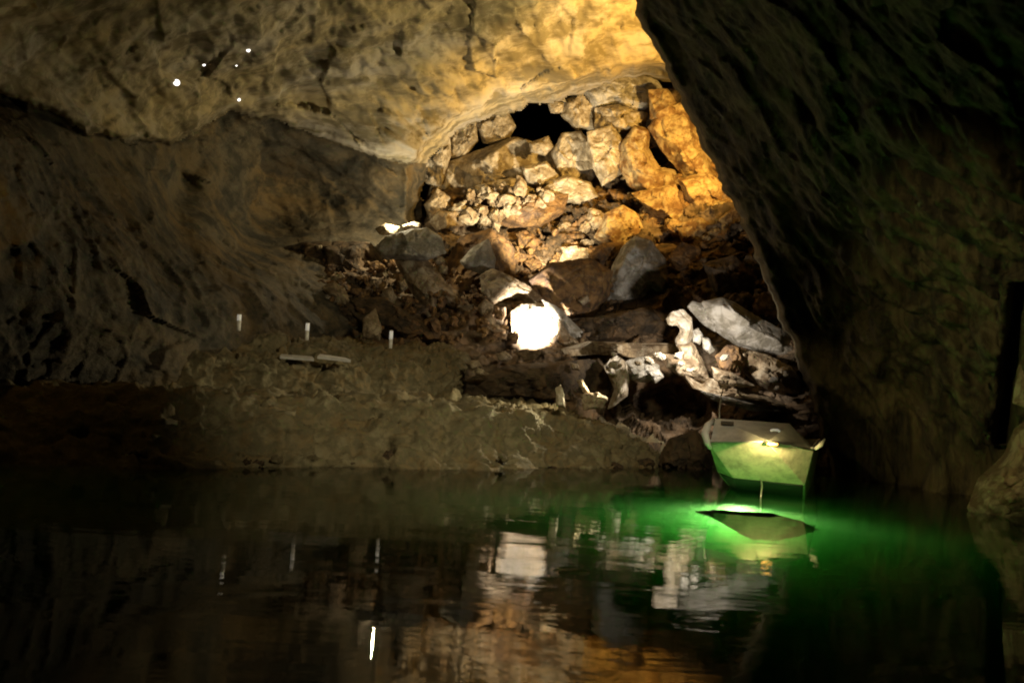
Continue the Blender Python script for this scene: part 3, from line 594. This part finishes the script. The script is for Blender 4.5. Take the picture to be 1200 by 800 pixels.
# ------------------------------------------------------------------ BOAT
def thick(bm_verts): pass
def poly_mesh(name, pts, faces, mat, parent, smooth=False, bevel=0.0, solid=0.0):
    o = mesh_obj(name, np.array([p[:] for p in pts]), faces, mat, parent, smooth=smooth)
    if solid:
        md = o.modifiers.new('thickness', 'SOLIDIFY'); md.thickness = solid; md.offset = -1
    if bevel:
        md = o.modifiers.new('edge', 'BEVEL'); md.width = bevel; md.segments = 3; md.limit_method = 'ANGLE'
    return o
def tube(name, pts, r, mat, parent=None, n=8, label=None, cat=None):
    pts = [Vector(p) for p in pts]; V = []; F = []
    for i, p in enumerate(pts):
        tg = (pts[min(i + 1, len(pts) - 1)] - pts[max(i - 1, 0)]).normalized()
        a = tg.orthogonal().normalized() if i == 0 else (a - tg * a.dot(tg)).normalized(); b = tg.cross(a)
        rr_ = r[i] if isinstance(r, (list, tuple)) else r
        V += [(p + (a * math.cos(2 * math.pi * k / n) + b * math.sin(2 * math.pi * k / n)) * rr_)[:] for k in range(n)]
    for i in range(len(pts) - 1):
        for k in range(n): F.append((i * n + k, i * n + (k + 1) % n, (i + 1) * n + (k + 1) % n, (i + 1) * n + k))
    F.append(tuple(range(n))[::-1]); F.append(tuple(range((len(pts) - 1) * n, len(pts) * n)))
    o = mesh_obj(name, V, F, mat, parent)
    if label: tag(o, label, cat)
    return o
M['hull'] = plain('aged_boat_hull_paint', (0.62, 0.58, 0.44), 0.45, 0.0, 0.85)
M['deck'] = plain('worn_grey_deck_paint', (0.48, 0.46, 0.43), 0.5, 0.0, 0.6)
M['rubber'] = plain('black_rubber', (0.03, 0.03, 0.03), 0.6)
M['bumper'] = plain('pale_bumper_rubber', (0.55, 0.52, 0.48), 0.5)
M['steel'] = plain('galvanised_steel', (0.5, 0.5, 0.5), 0.3, 0.9)
M['rope'] = plain('grey_rope', (0.3, 0.28, 0.22), 0.9)
M['amberglass'] = plain('amber_lamp_glass', (0.8, 0.4, 0.1), 0.3, emit=((1.0, 0.5, 0.12), 3.0))
M['glow'] = plain('lamp_glass_and_glint', (0.9, 0.9, 0.85), 0.3, emit=((1.0, 0.93, 0.8), 0.2))
M['speck'] = plain('glowing_drop_glint', (0.9, 0.9, 0.85), 0.3, emit=((1.0, 0.95, 0.88), 2.2))
M['paint'] = plain('white_post_paint', (0.78, 0.76, 0.7), 0.5)
M['board'] = plain('pale_weathered_board', (0.55, 0.53, 0.5), 0.6, noise=0.5)

E = W(900, 517, 13.55)
boat = empty('boat', (W(890, 560, 15)[0], 15, 0))
tag(boat, 'small grey boat with a yellow green lit faceted bow moored under the rock shelf', 'boat')
A = W(838, 491, 14.7); Bp = W(925, 497, 14.6); Cc = W(956, 527, 14.15)
Dd = W(832, 518, 14.15); F_ = W(951, 527, 14.05)
Gg = W(843, 552, 14.7); Hh = W(860, 558, 14.35); I_ = W(941, 567, 14.2)
L = Vector((1.2, 3.5, 0))
def back(p, k=1.0, z=None, sx=0.92):
    q = Vector((boat.location.x + (p.x - boat.location.x) * sx, p.y, p.z)) + L * k
    if z is not None: q.z = z
    return q
midz = -0.12
hp = [Dd, E, F_, Gg, Hh, I_,
      back(Dd, .35, Dd.z - .05, .96), back(F_, .35, F_.z - .02, .98), back(Gg, .22, midz, .7), back(I_, .22, midz),
      back(Dd, 1, Dd.z - .05), back(F_, 1, F_.z - .02), back(Gg, 1, midz, .7), back(I_, 1, midz)]
hf = [(0, 1, 4, 3), (1, 5, 4), (1, 2, 5), (0, 3, 8, 6), (2, 7, 9, 5), (6, 8, 12, 10), (7, 11, 13, 9), (10, 12, 13, 11)]
poly_mesh('hull', hp, hf, M['hull'], boat, bevel=0.012, solid=0.03)
M['bottom'] = plain('hull_bottom_shade', (0.03, 0.03, 0.028), 0.7)  # shade beneath the hull put into the colour as near-black
poly_mesh('hull_bottom', hp, [(3, 4, 5, 9, 8), (8, 9, 13, 12)], M['bottom'], boat, bevel=0.01, solid=0.03)
up = Vector((0, 0, 0.012)); fw = Vector((0, -0.012, 0))
dp = [A + up, Bp + up, Cc + up, F_ + up + fw * 3, E + up + fw * 4, Dd + up + fw * 3, W(838, 500, 14.9) + Vector((0, .6, .02)), W(925, 500, 14.9) + Vector((0, .6, .02))]
poly_mesh('foredeck', dp, [(0, 5, 4, 1), (1, 4, 3, 2), (0, 1, 7, 6)], M['deck'], boat, bevel=0.01, solid=0.03)
tube('hull_seam', [E + Vector((0, -.012, -.02)), Hh + Vector((0, -.012, .02))], .010, M['hull'], boat)
tube('hull_seam', [E + Vector((0, -.012, -.02)), I_ + Vector((0, -.012, .02))], .010, M['hull'], boat)
tube('chine_strip', [Gg + Vector((0, -.012, .01)), Hh + Vector((0, -.012, .01)), I_ + Vector((0, -.012, .01))], .016, M['deck'], boat)
# side decks and gunwales running aft
for s, (p0, p1) in enumerate(((Dd, back(Dd, .35, Dd.z - .05, .96)), (F_, back(F_, .35, F_.z - .02, .98)))):
    p2 = back((Dd, F_)[s], 1, (Dd, F_)[s].z - .04)
    tube('gunwale', [p0 + up, p1 + up, p2 + up], .028, M['deck'], boat)
tube('bow_rubbing_strip', [Dd + Vector((-.01, -.02, .0)), E + Vector((0, -.04, 0)), F_ + Vector((.01, -.02, 0))], .014, M['deck'], boat)
tube('corner_bumper', [W(836, 492, 14.62), W(829, 499, 14.35), W(826, 508, 14.2), W(829, 519, 14.1), W(833, 526, 14.1)], [.03, .05, .055, .045, .02], M['bumper'], boat)
def on_deck(px, py, off=0.02):
    # plane through A, Dd, E
    nrm = (E - Dd).cross(A - Dd).normalized()
    o0 = Vector((0, 0, CAM_Z)); v = W(px, py, 14) - o0
    tt = (Dd + up + fw * 3 - o0).dot(nrm) / v.dot(nrm); p = o0 + v * tt
    return p - v.normalized() * off
pl = [on_deck(845, 493.5), on_deck(860, 494.5), on_deck(860, 498.5), on_deck(845, 497.5)]
poly_mesh('dark_plate', pl, [(0, 1, 2, 3)], M['rubber'], boat, solid=0.008)
# bow ring plate with bolt and bow lamp housing
bpv = on_deck(908, 504.5, 0.04)
tube('bow_eye', [bpv + Vector((-.055, 0, .0)), bpv + Vector((-.03, -.03, .012)), bpv + Vector((.03, -.03, .012)), bpv + Vector((.06, 0, -.002))], .017, M['glow'], boat)  # glow stands in for a bright highlight; the bow eye is no lamp
h0 = W(904, 514, 13.5)
bl = tube('bow_lamp', [W(899, 519.5, 13.42), W(903, 519.8, 13.40), W(911, 520.5, 13.42)], .02, M['amberglass'], boat)
tube('lamp_bracket', [E + Vector((0, 0, .02)), W(905, 517, 13.4)], .012, M['steel'], bl)
tube('fender', [W(955, 526, 14.0), W(962, 521, 14.0), W(967, 514, 14.0)], [.022, .035, .012], M['bumper'], boat)
tube('stern_seat', [back(Dd, .6, .55), back(F_, .6, .5)], .05, M['deck'], boat)
tube('mooring_chain', [W(892, 562, 14.2), W(893, 570, 14.1), W(892, 578, 14.0), W(891, 588, 13.95)], .012, M['steel'], label='thin pale chain dropping from the boat bottom into the water', cat='chain')
tube('mooring_rope', [W(843, 493, 14.8), W(843, 480, 15.8), W(845, 465, 17.2), W(848, 452, 18.8)], .012, M['rope'], label='thin rope rising from the boat to the slab edge above', cat='rope')

# underwater fitting that carries the green light
fx = empty('underwater_floodlight', (3.08, 13.6, -3.0)); tag(fx, 'small submerged floodlight on a stalk under the boat bow', 'lamp')
tube('stalk', [Vector((3.08, 13.6, -3.1)), Vector((3.08, 13.6, -0.9))], .03, M['steel'], fx)
tube('lamp_head', [Vector((3.08, 13.6, -0.9)), Vector((3.08, 13.6, -0.85)), Vector((3.08, 13.6, -0.75))], [.05, .12, .14], M['rubber'], fx)

# ------------------------------------------------------------------ PATH LIGHTS, BOARDS, SPECKS
def path_light(px, ytop, ybot, d, label):
    base = W(px, ybot, d); top = W(px + (ybot - ytop) * 0.06, ytop, d); hgt = top.z - base.z
    r = empty('path_light', base); tag(r, label, 'path light', 'white path lights along the upper terrace')
    p = Vector(base)
    tube('post', [p - Vector((0, 0, .15)), p + Vector((0, 0, hgt * .15))], .036, M['paint'], r, 12)
    tube('lamp_head', [p + Vector((0, 0, hgt * .15)), p + Vector((0, 0, hgt * .92))], .036, M['glow'], r, 12)
    tube('cap', [p + Vector((0, 0, hgt * .92)), p + Vector((0, 0, hgt * .97)), p + Vector((0, 0, hgt))], [.039, .039, .036], M['paint'], r, 12)
path_light(280, 368, 377, 17.3, 'faintest white path light, farthest from the lamps on the dark wall side')
path_light(360, 378, 389, 18.7, 'white path light standing above the two pale boards')
path_light(458, 387, 399, 19.6, 'brightest white path light, on the terrace beside the pointed tan rock')
def board(p0, p1, p2, p3, label):
    bm = bmesh.new(); top = [bm.verts.new(p) for p in (p0, p1, p2, p3)]; bot = [bm.verts.new(Vector(p) - Vector((0, 0, .045))) for p in (p0, p1, p2, p3)]
    bm.faces.new(top); bm.faces.new(bot[::-1])
    for k in range(4): bm.faces.new((top[k], bot[k], bot[(k + 1) % 4], top[(k + 1) % 4]))
    bmesh.ops.recalc_face_normals(bm, faces=bm.faces); bmesh.ops.bevel(bm, geom=list(bm.edges), offset=.006, segments=1)
    V = [v.co[:] for v in bm.verts]; bm.verts.index_update(); F = [[v.index for v in f.verts] for f in bm.faces]; bm.free()
    tag(mesh_obj('board', V, F, M['board'], smooth=False), label, 'board', 'pale boards on the terrace edge')
board(W(328, 417, 17.6), W(368, 420, 17.6), W(366, 417.5, 18.0), W(330, 414.5, 18.0), 'shorter dim board at the left on the terrace edge')
board(W(372, 417, 17.6), W(411, 421.5, 17.6), W(405, 419, 18.0), W(375, 414.5, 18.0), 'longer pale board at the right on the terrace edge')

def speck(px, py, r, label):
    # find the displaced ceiling by a ray; the bead is a painted drop glint
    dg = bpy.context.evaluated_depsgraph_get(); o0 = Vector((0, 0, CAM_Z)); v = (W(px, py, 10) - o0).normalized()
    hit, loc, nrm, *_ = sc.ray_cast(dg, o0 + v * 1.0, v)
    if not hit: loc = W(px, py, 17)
    t_ = empty('ceiling_glint', loc); tag(t_, label, 'ceiling glint', 'tiny glowing glints on the ceiling')
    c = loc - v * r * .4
    tube('mount', [loc + v * .04, c], [r * .8, r], M['rubber'], t_, 10)  # dark disc added behind the glint, no real fixture
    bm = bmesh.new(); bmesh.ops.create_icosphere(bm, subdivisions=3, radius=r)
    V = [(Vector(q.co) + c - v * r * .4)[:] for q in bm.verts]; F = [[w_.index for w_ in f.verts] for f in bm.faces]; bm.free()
    mesh_obj('glint_bead', V, F, M['speck'], t_)
bpy.context.view_layer.update()
speck(207, 97, .060, 'brightest of the tiny white glints on the ceiling')
speck(239, 76, .030, 'dim tiny glint just above right of the brightest ceiling glint')
speck(291, 59, .038, 'highest of the tiny white glints on the ceiling')
speck(277, 77, .020, 'faintest tiny glint, between the highest and the dim one')
speck(280, 117, .034, 'lowest tiny glint, by the lip of the overhang')
